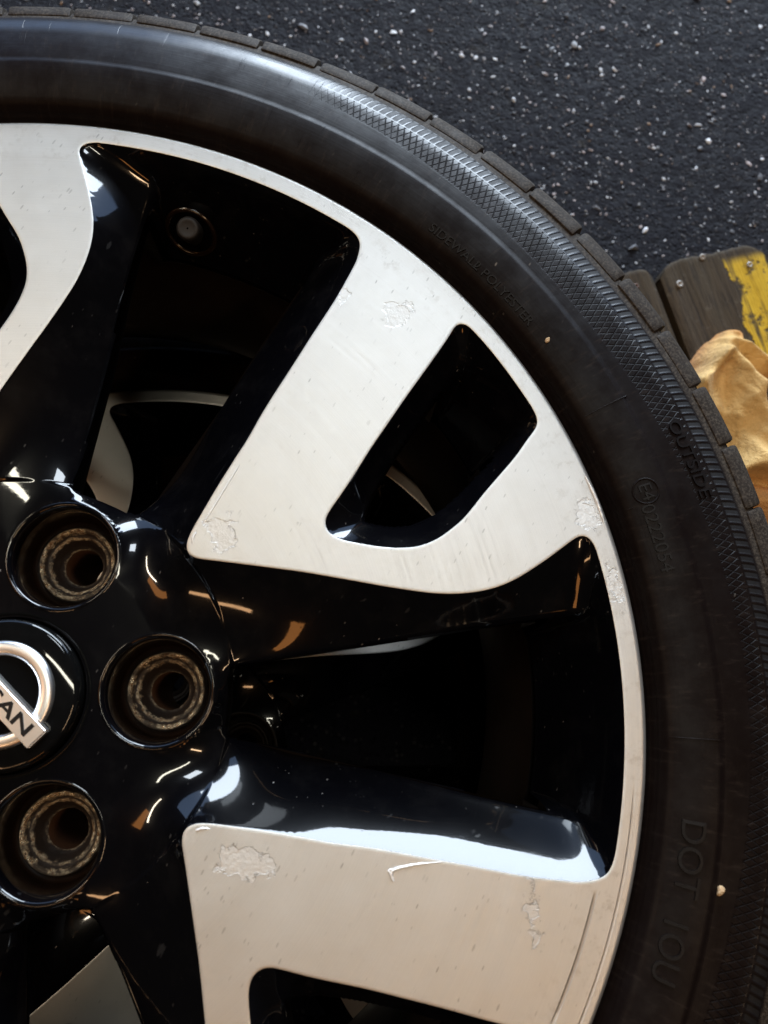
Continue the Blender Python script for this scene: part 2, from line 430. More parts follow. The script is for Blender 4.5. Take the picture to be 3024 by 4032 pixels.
# ------------------------------------------------------------------ wheel template (measured, mm and degrees, one of five spokes)
R_LIP, R_LIN, DISH = .232, .2246, .0242
def pol(lst): return np.array([(r * .001 * math.cos(rad(t)), r * .001 * math.sin(rad(t))) for r, t in lst])
def rot2(P, deg):
    a = rad(deg); c, s = math.cos(a), math.sin(a)
    return np.asarray(P) @ np.array([[c, s], [-s, c]])
EDGE_LEFT = [(224.6, 57.9), (224.4, 57.1), (223.5, 56.2), (221.2, 55.5), (217.5, 55.0), (213.5, 54.6), (206.3, 54.2), (193.9, 53.55),
             (174, 52.7), (161.5, 52.0), (140.6, 50.6), (126.9, 49.1), (117.4, 48.1), (104.5, 46.35), (94, 44.35), (87.8, 42.9), (83.6, 41.5),
             (81.3, 40.0), (80.6, 38.45), (81.4, 36.9), (83.6, 35.2)]
EDGE_LOW = [(86.5, 33.6), (95.7, 29.15), (106.9, 24.95), (114.5, 22.6), (129.5, 18.6), (140.7, 16.2), (152.8, 14.2), (160, 13.3), (168, 12.7),
            (176, 12.45), (183, 12.55), (190, 12.95), (197, 13.6), (204, 14.3), (211, 15.05), (217.0, 15.65), (220.3, 15.85), (222.6, 15.6), (224.0, 15.0), (224.6, 14.1)]
HOLE = [(184.3, 38.6), (200.9, 40.1), (214.4, 41.2), (219.2, 41.65), (222.2, 41.75), (224.3, 41.3), (225, 40.4), (225.2, 37.7), (225.2, 34.6),
        (225.2, 31.3), (225.1, 29.4), (224.2, 28.45), (221.9, 27.85), (216, 27.1), (208.3, 26.0), (198, 24.7), (188.8, 23.4), (180, 21.9), (174, 21.1), (166.0, 20.35),
        (158.4, 20.2), (151.6, 20.8), (146, 21.7), (140.5, 22.9), (134, 24.7), (130.3, 26.1), (128.6, 27.6), (129.0, 29.0), (131.1, 30.1), (135.9, 31.2), (145.3, 33.0), (160, 35.6), (172, 37.2)]

def catmull(P, n=8, closed=False):
    P = np.asarray(P, float); N = len(P); out = []
    rngi = range(N) if closed else range(N - 1)
    for i in rngi:
        p1, p2 = P[i], P[(i + 1) % N]
        p0 = P[(i - 1) % N] if (closed or i > 0) else 2 * p1 - p2
        p3 = P[(i + 2) % N] if (closed or i + 2 < N) else 2 * p2 - p1
        for k in range(n):
            t = k / n
            out.append(.5 * ((2 * p1) + (-p0 + p2) * t + (2 * p0 - 5 * p1 + 4 * p2 - p3) * t * t + (-p0 + 3 * p1 - 3 * p2 + p3) * t ** 3))
    if not closed: out.append(P[-1])
    return np.array(out)

def resample(P, step, closed=False):
    P = np.asarray(P); Q = np.vstack([P, P[:1]]) if closed else P
    d = np.r_[0, np.cumsum(np.hypot(*np.diff(Q, axis=0).T))]
    n = max(2, int(round(d[-1] / step)))
    s = np.linspace(0, d[-1], n + 1)
    R = np.stack([np.interp(s, d, Q[:, 0]), np.interp(s, d, Q[:, 1])], 1)
    return R[:-1] if closed else R

def smooth_closed(P, it):
    P = P.copy()
    for _ in range(it): P = .25 * np.roll(P, 1, 0) + .5 * P + .25 * np.roll(P, -1, 0)
    return P

inner_edge = resample(catmull(pol(EDGE_LEFT + EDGE_LOW)), .0012)       # from upper lip corner round the tip to the lower lip corner
for _ in range(3): inner_edge[1:-1] = .25 * inner_edge[:-2] + .5 * inner_edge[1:-1] + .25 * inner_edge[2:]
hole_edge = smooth_closed(resample(catmull(pol(HOLE), closed=True), .0012, True), 3)
T0, T1 = -2.0, 70.0                                                    # the sector one spoke owns

def seg_dist(P, poly, closed=False):
    """distance of points P (N,2) to polyline"""
    A = poly; B = np.roll(poly, -1, 0)
    if not closed: A, B = poly[:-1], poly[1:]
    best = np.full(len(P), 1e9)
    for a, b in zip(A, B):
        ab = b - a; L = ab @ ab + 1e-18
        t = np.clip(((P - a) @ ab) / L, 0, 1)
        d = ((P - a - t[:, None] * ab) ** 2).sum(1)
        best = np.minimum(best, d)
    return np.sqrt(best)

def inside(P, poly):
    x, y = P[:, 0], P[:, 1]; r = np.zeros(len(P), bool)
    for (x1, y1), (x2, y2) in zip(poly, np.roll(poly, -1, 0)):
        c = ((y1 > y) != (y2 > y)); 
        if y1 != y2: r ^= c & (x < (x2 - x1) * (y - y1) / (y2 - y1) + x1)
    return r

# window opening between two spokes and the small opening inside a spoke
def arc(r, a, b, n): return [(r, t) for t in np.linspace(a, b, n)]
open_w = pol(arc(77, 8.7, -12.4, 9)[:-1] + [(r, -12.6) for r in np.linspace(77, 203, 34)][:-1] + arc(204, -12.8, 8.0, 14)[:-1] + [(r, 8.7) for r in np.linspace(203, 77, 34)][:-1])
open_w = smooth_closed(resample(open_w, .0016, True), 9)
open_h = pol([(142, 27.3), (149.6, 25.2), (157.1, 23.8), (165, 23.4), (175, 23.9), (184.1, 24.8), (196, 26.4), (203, 27.8)] + arc(204.5, 29.4, 36.6, 6) + [(203, 38.0), (192, 37.0), (180, 35.7), (170, 34.4), (158.4, 32.4), (150, 30.4)])
open_h = smooth_closed(resample(open_h, .0016, True), 5)
# the same openings carried on past the rim wall, for the spoke flanks alone
flank_w = pol([(r, -12.6) for r in np.linspace(77, 245, 40)] + arc(245, -12.0, 8.0, 14) + [(r, 8.7) for r in np.linspace(245, 77, 40)] + arc(77, 8.2, -12.2, 9)[1:-1])
flank_w = smooth_closed(resample(flank_w, .0016, True), 9)
flank_h = pol([(142, 27.3), (149.6, 25.2), (157.1, 23.8), (165, 23.4), (175, 23.9), (184.1, 24.8), (196, 26.2), (210, 27.6), (225, 28.9), (245, 30.5)] + arc(246, 32, 38, 5) + [(245, 40.2), (225, 39.4), (210, 38.6), (192, 37.0), (180, 35.7), (170, 34.4), (158.4, 32.4), (150, 30.4)])
flank_h = smooth_closed(resample(flank_h, .0016, True), 5)
BOLT_R, BOLT_PH, HUB_Z = .0527, 1.6, -.0085
bolts = [np.array((BOLT_R * math.cos(rad(BOLT_PH + 72 * k)), BOLT_R * math.sin(rad(BOLT_PH + 72 * k)))) for k in range(5)]

def zopen(r):
    return np.interp(r, [.095, .110, .125, .145, .170, .205], [-.0400, -.0340, -.0285, -.0245, -.0215, -.0200])

def body_height(P):
    r = np.hypot(P[:, 0], P[:, 1])
    dP = np.full(len(P), 1e9); inP = np.zeros(len(P), bool)
    ie = inner_edge[np.hypot(inner_edge[:, 0], inner_edge[:, 1]) < .2225]
    hk = np.hypot(hole_edge[:, 0], hole_edge[:, 1]) < .2225
    k0 = int(np.argmax(~hk & np.roll(hk, -1))) + 1
    he = np.roll(hole_edge, -k0, 0)[np.roll(hk, -k0)]
    for k in (-72, 0, 72):
        e = rot2(inner_edge, k); dP = np.minimum(dP, seg_dist(P, rot2(ie, k)))
        h = rot2(hole_edge, k); dP = np.minimum(dP, seg_dist(P, rot2(he, k)))
        poly = np.vstack([e, pol(arc(232, T0 + k + 15, T1 + k - 12, 20))])
        inP |= inside(P, poly) & ~inside(P, h)
    inP |= r >= R_LIN
    dIn = np.where(inP, dP, 0)
    dP = np.where(inP, 0, dP)
    dO = np.full(len(P), 1e9)
    for k in (-72, 0, 72):
        for o in (flank_w, flank_h):
            q = rot2(o, k); d = seg_dist(P, q, True); d = np.where(inside(P, q), -d, d)
            dO = np.where(np.abs(d) < np.abs(dO), d, dO)
    dH = r - .055
    for b in bolts: dH = np.minimum(dH, np.hypot(P[:, 0] - b[0], P[:, 1] - b[1]) - .0212)
    zP = DISH * (R_LIP - np.minimum(r, R_LIP)) - .0005
    e = 1e-4
    wP = 1 / (np.maximum(dP, 0) + e) ** 1.08
    dOs = np.maximum(dO, -.006) + .010
    wO = 1 / dOs ** 1.08
    u = np.clip(dP / (dP + np.maximum(dO, 0) + 1e-6), 0, 1)
    nearhub = np.clip((r - .080) / .025, 0, 1)
    wH = 1 / (np.maximum(dH, 0) + e) ** 1.2
    th = (np.degrees(np.arctan2(P[:, 1], P[:, 0])) - T0) % 72 + T0
    def sst(x, a, b): t_ = np.clip((x - a) / (b - a), 0, 1); return t_ * t_ * (3 - 2 * t_)
    sside = sst(th, T0, 6.5) * (1 - sst(th, 26, 40))                    # the curved side of a spoke falls away more gently
    zo = zopen(r) * (1 - sside) + (-.0185) * sside
    nearhub = nearhub * (1 - .75 * sside)
    z = (wP * zP + wO * zo + wH * HUB_Z) / (wP + wO + wH) - .0090 * u ** 2 * nearhub
    z = np.where(inP, zP, z)
    t = np.maximum(-dO, 0)
    roll = np.where(t < .003, t * t / .003, .003 + (t - .003) * 14.0)
    return z, roll, inP, dO, dP, dH, dIn

def rim_wall(r):
    """steep inner wall of the rim below the lip"""
    t = np.maximum(R_LIN - r, 0)
    return -.0005 - 2.3 * t + .0010 * (1 - np.exp(-t / .0009))

NT_, RS = 216, np.r_[np.arange(.0278, .080, .0010), np.arange(.080, R_LIN + .0004, .00085), R_LIN + .001]
ths = np.radians(np.linspace(T0, T1, NT_ + 1))
TT, RR = np.meshgrid(ths, RS, indexing='ij')
PX = np.stack([RR * np.cos(TT), RR * np.sin(TT)], -1)
flatP = PX.reshape(-1, 2)
Z, ROLL, inP, DO, DP, DH, DIN = body_height(flatP)
Zg = Z.reshape(TT.shape)
# soften the creases where two slopes meet; silver edges and lug bosses stay put
fixed = (inP | (DP < .0006) | (DH < .0004)).reshape(TT.shape)
ease = np.clip((DP - .0006) / .004, 0, 1).reshape(TT.shape)
for _ in range(90):
    E_ = np.vstack([Zg[-2:-1], Zg, Zg[1:2]])
    av = .25 * (E_[:-2] + E_[2:]) + .25 * (np.roll(Zg, 1, 1) + np.roll(Zg, -1, 1))
    av[:, 0] = Zg[:, 0]; av[:, -1] = Zg[:, -1]
    Zg = np.where(fixed, Zg, Zg + (av - Zg) * .85 * ease)
Zg = Zg - ROLL.reshape(TT.shape)
WALL = rim_wall(RR); kk = .0022
hmix = np.clip(.5 + .5 * (Zg - WALL) / kk, 0, 1)
Zb = WALL + (Zg - WALL) * hmix + kk * hmix * (1 - hmix)
Zg = np.where(inP.reshape(TT.shape), Zg, np.where(RR > .2000, Zb, Zg)); Z = Zg.ravel()
# analytic-ish normals from the height grid (periodic round the wheel)
# (under the silver edge the slope is carried on, so the flank shades cleanly right up to the edge)
inG = inP.reshape(TT.shape)
Zn = np.where(inG & (RR < R_LIN), Zg + .78 * np.minimum(DIN.reshape(TT.shape), .003), Zg)
Zn = np.where(RR >= R_LIN, -.0005 + 2.3 * (RR - R_LIN), Zn)
Zext = np.vstack([Zn[-2:-1], Zn, Zn[1:2]]); dth = ths[1] - ths[0]
dzt = (Zext[2:] - Zext[:-2]) / (2 * dth) / RR
dzr = np.gradient(Zn, RS, axis=1)
nx = -(dzr * np.cos(TT) - dzt * np.sin(TT)); ny = -(dzr * np.sin(TT) + dzt * np.cos(TT))
nl = np.sqrt(nx ** 2 + ny ** 2 + 1)
NRM = np.stack([nx / nl, ny / nl, 1 / nl], -1).reshape(-1, 3)

SPLIT = .0790
def grid_part(name, rsel):
    nR = len(RS); faces = []
    keep = np.ones(len(Z), bool)
    for b in bolts: keep &= np.hypot(flatP[:, 0] - b[0], flatP[:, 1] - b[1]) > .0197
    keep &= (DO > -.0018) | (RR.ravel() > .2040)
    deep_in = inP & (seg_dist(flatP, inner_edge) > .004) & (RR.ravel() < R_LIN - .003)
    used = {}; V = []; N = []
    def vid(i):
        if i not in used:
            used[i] = len(V); V.append((flatP[i, 0], flatP[i, 1], Z[i])); N.append(NRM[i])
        return used[i]
    for i in range(NT_):
        for j in range(nR - 1):
            if not rsel(RS[j]): continue
            q = (i * nR + j, i * nR + j + 1, (i + 1) * nR + j + 1, (i + 1) * nR + j)
            if all(keep[k] for k in q) and not all(deep_in[k] for k in q):
                faces.append(tuple(vid(k) for k in q))
    return mesh_from(name, V, faces, True, N)
isplit = RS[np.argmin(np.abs(RS - SPLIT))]
spoke_mesh = grid_part('spoke', lambda r: r >= isplit - 1e-6)
hub_mesh = grid_part('hub_sector', lambda r: r < isplit - 1e-6)
spoke_mesh.materials.append(M['black']); hub_mesh.materials.append(M['black'])

# --- undercut back of the spokes below an opening
def reveal_mesh(name, outline, zt):
    n = len(outline); d = np.roll(outline, -1, 0) - np.roll(outline, 1, 0)
    nn = np.stack([d[:, 1], -d[:, 0]], 1); nn /= np.linalg.norm(nn, axis=1)[:, None]
    if inside((outline[:1] + nn[:1] * .001), outline)[0]: nn = -nn
    V = []; Fc = []
    ro = np.hypot(outline[:, 0], outline[:, 1]); zt = np.where(ro > .2015, -.0455, np.maximum(zopen(ro), -.026) + .001)
    rows = ((-.0014, -.0012), (-.0006, -.0035), (.004, -.010), (.010, -.018), (.015, -.028))
    for off, z in rows:
        V += [(p[0] + q[0] * off, p[1] + q[1] * off, z0 + z) for p, q, z0 in zip(outline, nn, zt)]
    for j in range(len(rows) - 1):
        for k in range(n): Fc.append((j * n + k, j * n + (k + 1) % n, (j + 1) * n + (k + 1) % n, (j + 1) * n + k))
    me = mesh_from(name, V, Fc, True); me.materials.append(M['barrel']); return me
reveal_w = reveal_mesh('window_reveal', open_w, -.0155)
reveal_h = reveal_mesh('slot_reveal', open_h, -.0185)

# --- machined silver face of one spoke together with its stretch of rim lip
def face_mesh():
    def zf(x, y): return DISH * (R_LIP - min(R_LIP, math.hypot(x, y)))
    outer = pol(arc(232, T0, T1, 61))
    lipA = pol(arc(224.6, T1, 58.4, 12)); lipB = pol(arc(224.6, 13.6, T0, 16))
    inner = np.vstack([lipA, inner_edge, lipB])                        # runs from T1 back to T0
    def normals2(P, closed):
        d = (np.roll(P, -1, 0) - np.roll(P, 1, 0)) if closed else np.gradient(P, axis=0)
        n = np.stack([-d[:, 1], d[:, 0]], 1); return n / np.linalg.norm(n, axis=1)[:, None]
    def radial(P): return -P / np.linalg.norm(P, axis=1)[:, None]
    nin = normals2(inner, False)                                        # left of travel direction
    # make the offset point into the metal
    test = inner[len(inner) // 2] + nin[len(inner) // 2] * .002
    if not (np.hypot(*test) > np.hypot(*inner[len(inner) // 2])): nin = -nin
    nin[0] = inner[0] / np.linalg.norm(inner[0]); nin[-1] = inner[-1] / np.linalg.norm(inner[-1])
    nout = radial(outer)
    hp = hole_edge; nh = normals2(hp, True); c = hp.mean(0)
    tst = hp[0] + nh[0] * .0015
    if inside(tst[None], hp)[0]: nh = -nh
    V = []; N = []; F = []; dark = set()
    def row(P, nn, off, dz, tilt):
        base = len(V)
        for p, n in zip(P, nn):
            q = p + n * off; V.append((q[0], q[1], zf(*q) + dz))
            rr = q / np.linalg.norm(q); up = np.array((DISH * rr[0], DISH * rr[1], 1.0))
            nv = up / np.linalg.norm(up) * math.cos(tilt) - np.array((n[0], n[1], 0)) * math.sin(tilt); N.append(nv / np.linalg.norm(nv))
        return base
    prof = [(0.0, -.0016, rad(70)), (0.0, -.00028, rad(30)), (.00014, -.00012, rad(20)), (.00045, -.00003, rad(8)), (.0011, 0.0, 0.0)]
    profo = [(-.0012, -.0090, rad(88)), (-.0012, -.0016, rad(75)), (-.0006, -.0007, rad(48)), (.0002, -.0002, rad(22)), (.0010, 0.0, 0.0)]
    loops = []
    for P, nn, pr, closed in ((inner, nin, prof, False), (hp, nh, prof, True), (outer, nout, profo, False)):
        rows = [row(P, nn, o, dz, t) for o, dz, t in pr]; n = len(P)
        for ri, (a, b) in enumerate(zip(rows[:-1], rows[1:])):
            for k in range(n if closed else n - 1):
                if ri == 0 and pr is prof: dark.add(len(F))
                k2 = (k + 1) % n; F.append((a + k, a + k2, b + k2, b + k))
        loops.append([rows[-1] + k for k in range(n)])
    bm = bmesh.new()
    bv = [bm.verts.new(v) for v in V]
    edges = []
    def chain(ids, closed):
        for a, b in zip(ids, ids[1:] + (ids[:1] if closed else [])):
            if a != b: edges.append(bm.edges.new((bv[a], bv[b])))
    outl = loops[2] + loops[0]                                          # outer T0..T1, inner T1..T0
    chain(outl, True); chain(loops[1], True)
    res = bmesh.ops.triangle_fill(bm, use_beauty=True, use_dissolve=False, edges=edges)
    fill = [tuple(v.index for v in f.verts) for f in res['geom'] if isinstance(f, bmesh.types.BMFace)]
    bm.verts.index_update()
    fill = [tuple(v.index for v in g.verts) for g in bm.faces]
    bm.free()
    VV = np.array(V)
    def orient(f, up):
        a, b, c = VV[f[0]], VV[f[1]], VV[f[2]]
        n = np.cross(b - a, c - a)
        return f if n @ np.array(up) >= 0 else tuple(reversed(f))
    F = [orient(f, N[f[2]]) for f in F] + [orient(f, (0, 0, 1)) for f in fill]
    me = mesh_from('machined_face', V, F, True, N)
    me.materials.append(M['silver']); me.materials.append(M['black'])
    for i in dark: me.polygons[i].material_index = 1
    return me
silver_mesh = face_mesh()

# --- turned parts of the wheel
mm = .001
pocket_prof = [(21.3, -8.75), (20.7, -8.25), (20.1, -8.3), (19.5, -8.7), (19.0, -9.5), (18.7, -10.8), (18.4, -15), (18.1, -22), (17.7, -27.5), (17.0, -29.2), (14.4, -29.6)]
pocket_mesh = lathe('lug_pocket', [(a * mm, b * mm) for a, b in pocket_prof], 64)
pocket_mesh.materials.append(M['black']); pocket_mesh.materials.append(M['pocket'])
for p in pocket_mesh.polygons:
    if p.center.z < -.0145: p.material_index = 1
seat_prof = [(15.2, -29.6), (14.9, -26.8), (14.3, -25.9), (13.4, -26.1), (12.8, -27.6), (12.3, -28.8), (11.7, -28.9), (11.0, -29.0), (10.3, -30.4), (9.2, -33.6), (8.1, -35.6), (7.4, -36.0), (7.35, -52), (7.3, -80)]
seat_mesh = lathe('lug_seat', [(a * mm, b * mm) for a, b in seat_prof], 72)
seat_mesh.materials.append(M['seat']); seat_mesh.materials.append(M['bore'])
for p in seat_mesh.polygons:
    if p.center.z < -.037: p.material_index = 1
shaded_seat = seat_mesh.copy(); shaded_seat.materials.clear(); shaded_seat.materials.append(M['barrel']); shaded_seat.materials.append(M['barrel'])  # darker copy for the lower wheel, its shade put into the colour
shaded_pocket = pocket_mesh.copy(); shaded_pocket.materials.clear(); shaded_pocket.materials.append(M['barrel']); shaded_pocket.materials.append(M['barrel'])  # lower wheel's pockets likewise: shade given as a darker material
cap_prof = [(29.6, -8.3), (28.9, -8.25), (28.3, -8.6), (27.9, -9.6), (27.8, -14), (27.2, -15.5), (26.9, -14), (26.8, -5.0), (26.5, -3.6), (25.9, -2.8), (25.0, -2.45), (18, -1.9), (9, -1.5), (0.01, -1.35)]
cap_mesh = lathe('centre_cap', [(a * mm, b * mm) for a, b in cap_prof], 96); cap_mesh.materials.append(M['cap'])
barrel_prof = [(R_LIN + .006, -.010), (.226, -.030), (.221, -.046), (.210, -.060), (.203, -.072), (.199, -.09), (.198, -.11), (.200, -.128), (.208, -.145), (.213, -.160), (.222, -.165), (.229, -.168), (.231, -.163), (.226, -.157), (.214, -.150)]
barrel_mesh = lathe('barrel', barrel_prof, 160); barrel_mesh.materials.append(M['barrel'])

TYRE = [(.2215, -.0200), (.2270, -.0125), (.2305, -.0105), (.2335, -.0085), (.2358, -.0050), (.2374, -.0010), (.2388, .0018), (.2402, .0032), (.2420, .0040),
        (.2460, .0051), (.2510, .0060), (.2565, .0064), (.2580, .0062), (.2586, .0055), (.2600, .0054), (.2640, .0049), (.2690, .0040), (.2740, .0029), (.2790, .0015),
        (.2825, .0003), (.2855, -.0012), (.2878, -.0028), (.2890, -.0044), (.2895, -.0058), (.2902, -.0063), (.2935, -.0075), (.2985, -.0105), (.3022, -.0150),
        (.3058, -.0230), (.3088, -.0340), (.3108, -.0550), (.3114, -.0850)]
def tyre_z(r):
    t = [p for p in TYRE[4:22]]
    return float(np.interp(r, [p[0] for p in t], [p[1] for p in t]))
MIDZ = -.085
tp = TYRE + [(r, 2 * MIDZ - z) for r, z in reversed(TYRE[:-1])]
tyre_mesh = lathe('tyre', tp, 420); tyre_mesh.materials.append(M['rubber'])
TYRE_TOP, TYRE_BOT = .0064, 2 * MIDZ - .0064

# one shoulder block of the tread
NB = 66
def block_mesh(frac):
    prof = [(.2940, -.0066), (.3012, -.0098), (.3068, -.0160), (.3102, -.0262), (.3128, -.0420), (.3140, -.0620)]
    base = [(.2925, -.0115), (.2985, -.0160), (.3035, -.0220), (.3072, -.0320), (.3092, -.0450), (.3100, -.0620)]
    w = rad(360 / NB * frac); n = 7; V = []; Fc = []
    ang = np.linspace(-w / 2, w / 2, n)
    slant = .022
    for row_ in (prof, base):
        for j, (r, z) in enumerate(row_):
            for a in ang: V.append((r * math.cos(a + slant * j / 5 * .6), r * math.sin(a + slant * j / 5 * .6), z))
    K = len(prof)
    def I(s, j, k): return s * K * n + j * n + k
    for j in range(K - 1):
        for k in range(n - 1):
            Fc.append((I(0, j, k), I(0, j + 1, k), I(0, j + 1, k + 1), I(0, j, k + 1)))
        Fc.append((I(0, j, 0), I(1, j, 0), I(1, j + 1, 0), I(0, j + 1, 0)))
        Fc.append((I(0, j, n - 1), I(0, j + 1, n - 1), I(1, j + 1, n - 1), I(1, j, n - 1)))
    for k in range(n - 1):
        Fc.append((I(0, 0, k), I(0, 0, k + 1), I(1, 0, k + 1), I(1, 0, k)))
    me = bpy.data.meshes.new('tread_block'); bm = bmesh.new()
    bv = [bm.verts.new(v) for v in V]
    for f in Fc: bm.faces.new([bv[i] for i in f])
    bmesh.ops.recalc_face_normals(bm, faces=bm.faces)
    sharp = [e for e in bm.edges if len(e.link_faces) == 2 and e.calc_face_angle(0) > rad(50)]
    bmesh.ops.bevel(bm, geom=sharp, offset=.0014, segments=2, affect='EDGES', profile=.5)
    bm.to_mesh(me); bm.free(); me.shade_smooth(); me.set_sharp_from_angle(angle=rad(40))
    me.materials.append(M['tread'])
    return me

def bent_text(body, r0, th_c, h, stretch=1.0, depth=.0004, name='sidewall_lettering', parent=None, zoff=0.0, bevel=.00012):
    """raised lettering wrapped round the sidewall, tops outward, reading clockwise, centred on angle th_c (degrees)"""
    me = text_mesh(body, 1.0, .0, .0)
    co = np.array([v.co for v in me.vertices])
    hgt = 0.70
    x0, x1 = co[:, 0].min(), co[:, 0].max()
    s = h / hgt
    bm = bmesh.new(); bm.from_mesh(me)
    ret = bmesh.ops.extrude_face_region(bm, geom=list(bm.faces))
    top = set(v for v in ret['geom'] if isinstance(v, bmesh.types.BMVert))
    for v in bm.verts:
        x = (v.co.x - (x0 + x1) / 2) * s * stretch; y = v.co.y * s
        r = r0 + y - h / 2; th = rad(th_c) - x / r0
        z = tyre_z(r) + zoff + (depth if v in top else -.0006)
        v.co = (r * math.cos(th), r * math.sin(th), z)
    bmesh.ops.recalc_face_normals(bm, faces=bm.faces)
    bm.to_mesh(me); bm.free()
    me.materials.clear(); me.materials.append(M['lettering'])
    return link(name, me, None, parent)

def rib(th, r0, r1, w, h, parent, name='mould_line'):
    V = []; Fc = []; n = 8
    for i, r in enumerate(np.linspace(r0, r1, n)):
        z = tyre_z(r); c, s = math.cos(rad(th)), math.sin(rad(th))
        for off, dz in ((-w, -.0002), (0, h), (w, -.0002)): V.append((r * c - off * s, r * s + off * c, z + dz))
    for i in range(n - 1):
        for k in range(2): Fc.append((3 * i + k, 3 * i + 3 + k, 3 * i + 4 + k, 3 * i + 1 + k))
    return link(name, mesh_from(name, V, Fc, True), M['rubber'], parent)

# ------------------------------------------------------------------ ground
LOWER = np.array((.0158, -.0437, -.1830 + .0004)); LOWER_PH = 12.3
LOWER[2] = TYRE_BOT - TYRE_TOP - .0004
GROUND_Z = LOWER[2] + TYRE_BOT - .0003
gm = mesh_from('ground', [(-8, -8, GROUND_Z), (8, -8, GROUND_Z), (8, 8, GROUND_Z), (-8, 8, GROUND_Z)], [(0, 1, 2, 3)], False)
ground = tag(link('ground', gm, M['asphalt']), kind='structure')

def stones():
    bm0 = bmesh.new(); bmesh.ops.create_icosphere(bm0, subdivisions=1, radius=1.0)
    base = np.array([v.co for v in bm0.verts]); fs = np.array([[v.index for v in f.verts] for f in bm0.faces]); bm0.free()
    V = []; Fc = []; C = []; n = 0
    for i in range(24000):
        x = rng.uniform(-.75, 1.15); y = rng.uniform(.12, 1.25)
        if math.hypot(x, y) < .33: continue
        s = .00045 + rng.gamma(1.25, .00046); s = min(s, .0044)
        if rng.random() < .03: s *= 1.6
        sc = np.array((s * rng.uniform(.8, 1.7), s * rng.uniform(.5, 1.0), s * .5))
        a = rng.uniform(0, 6.283); ca, sa = math.cos(a), math.sin(a)
        b = base * (1 + rng.uniform(-.42, .36, (len(base), 1))) * sc
        b = np.stack([b[:, 0] * ca - b[:, 1] * sa, b[:, 0] * sa + b[:, 1] * ca, b[:, 2]], 1) + (x, y, GROUND_Z + s * rng.uniform(-.15, .25))
        V.append(b); Fc.append(fs + n); n += len(base)
        k = rng.random()
        if k < .34: c = np.array((.62, .64, .69)) * rng.uniform(.25, 1.3)
        elif k < .55: c = np.array((.46, .40, .41)) * rng.uniform(.3, 1.1)
        elif k < .96: c = np.array((.10, .10, .115)) * rng.uniform(.5, 1.2)
        else: c = np.array((.22, .12, .05)) * rng.uniform(.5, 1.1)
        C.append(np.tile(np.r_[c, 1], (len(base), 1)))
    me = mesh_from('asphalt_stones', np.vstack(V), np.vstack(Fc), False)
    at = me.color_attributes.new('Col', 'FLOAT_COLOR', 'POINT')
    at.data.foreach_set('color', np.clip(np.vstack(C), 0, 1).astype(np.float32).ravel())
    o = link('asphalt_stones', me, M['stone'])
    tag(o, 'pale stones set in the dark asphalt', 'stones', kind='stuff')
stones()

# ------------------------------------------------------------------ the two stacked wheels
def make_wheel(loc, phase, label, full):
    root = bpy.data.objects.new('car_wheel', None); COL.objects.link(root)
    root.location = loc; root.rotation_euler = (0, 0, rad(phase)); root.empty_display_size = .05
    tag(root, label, 'wheel', 'alloy wheels stacked flat')
    hub = bpy.data.objects.new('hub', hub_mesh); COL.objects.link(hub); hub.parent = root
    for k in range(5):
        sp = link('spoke', spoke_mesh, None, root); sp.rotation_euler = (0, 0, rad(72 * k))
        fc = link('machined_face', silver_mesh, None, sp)
        link('slot_reveal', reveal_h, None, sp); link('window_reveal', reveal_w, None, sp)
        if k:
            hb = link('hub_sector', hub_mesh, None, hub); hb.rotation_euler = (0, 0, rad(72 * k))
        b = bolts[k]
        pk = link('lug_pocket', pocket_mesh if full else shaded_pocket, None, root); pk.location = (b[0], b[1], 0)
        st = link('lug_seat', seat_mesh if full else shaded_seat, None, pk)
    link('barrel', barrel_mesh, None, root)
    cap = link('centre_cap', cap_mesh, None, root)
    ty = link('tyre', tyre_mesh, None, root)
    return root, cap, ty

upper, cap, tyre = make_wheel((0, 0, 0), 0, 'black and silver alloy wheel with its tyre on top of the stack', True)
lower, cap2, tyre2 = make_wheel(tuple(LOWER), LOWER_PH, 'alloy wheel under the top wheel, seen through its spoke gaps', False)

# emblem on the centre cap
ring_prof = [(18.8, -2.3), (18.7, -1.1), (18.3, -.4), (17.6, -.05), (16.4, .10), (15.0, .02), (14.2, -.25), (13.7, -.8), (13.5, -2.2)]
ring_mesh = lathe('emblem_ring', [(a * mm, b * mm) for a, b in ring_prof], 96); ring_mesh.materials.append(M['chrome'])
link('emblem_ring', ring_mesh, None, cap)
bmb = bmesh.new(); box_bm(bmb, -.0218, .0218, -.0042, .0042, -.0020, .0022)
bmesh.ops.bevel(bmb, geom=[e for e in bmb.edges], offset=.0005, segments=3, affect='EDGES')
bar_me = bpy.data.meshes.new('emblem_bar'); bmb.to_mesh(bar_me); bmb.free(); bar_me.shade_smooth(); bar_me.set_sharp_from_angle(angle=rad(35))
bar_me.materials.append(M['chrome'])
bar = link('emblem_bar', bar_me, None, cap); bar.rotation_euler = (0, 0, rad(-44))
def letter_row(body):
    me = text_mesh(body, 1.0, .02, 0, .022)
    co = np.array([v.co for v in me.vertices]); x0, x1 = co[:, 0].min(), co[:, 0].max(); y0, y1 = co[:, 1].min(), co[:, 1].max()
    sx, sy = .0355 / (x1 - x0), .0050 / (y1 - y0)
    for v in me.vertices: v.co = ((v.co.x - (x0 + x1) / 2) * sx, (v.co.y - (y0 + y1) / 2) * sy, .0022 + (v.co.z) * .008)
    me.materials.clear(); me.materials.append(M['letter'])
    o = link('emblem_letters', me, None, cap); o.rotation_euler = (0, 0, rad(-44))
letter_row('NISSAN')

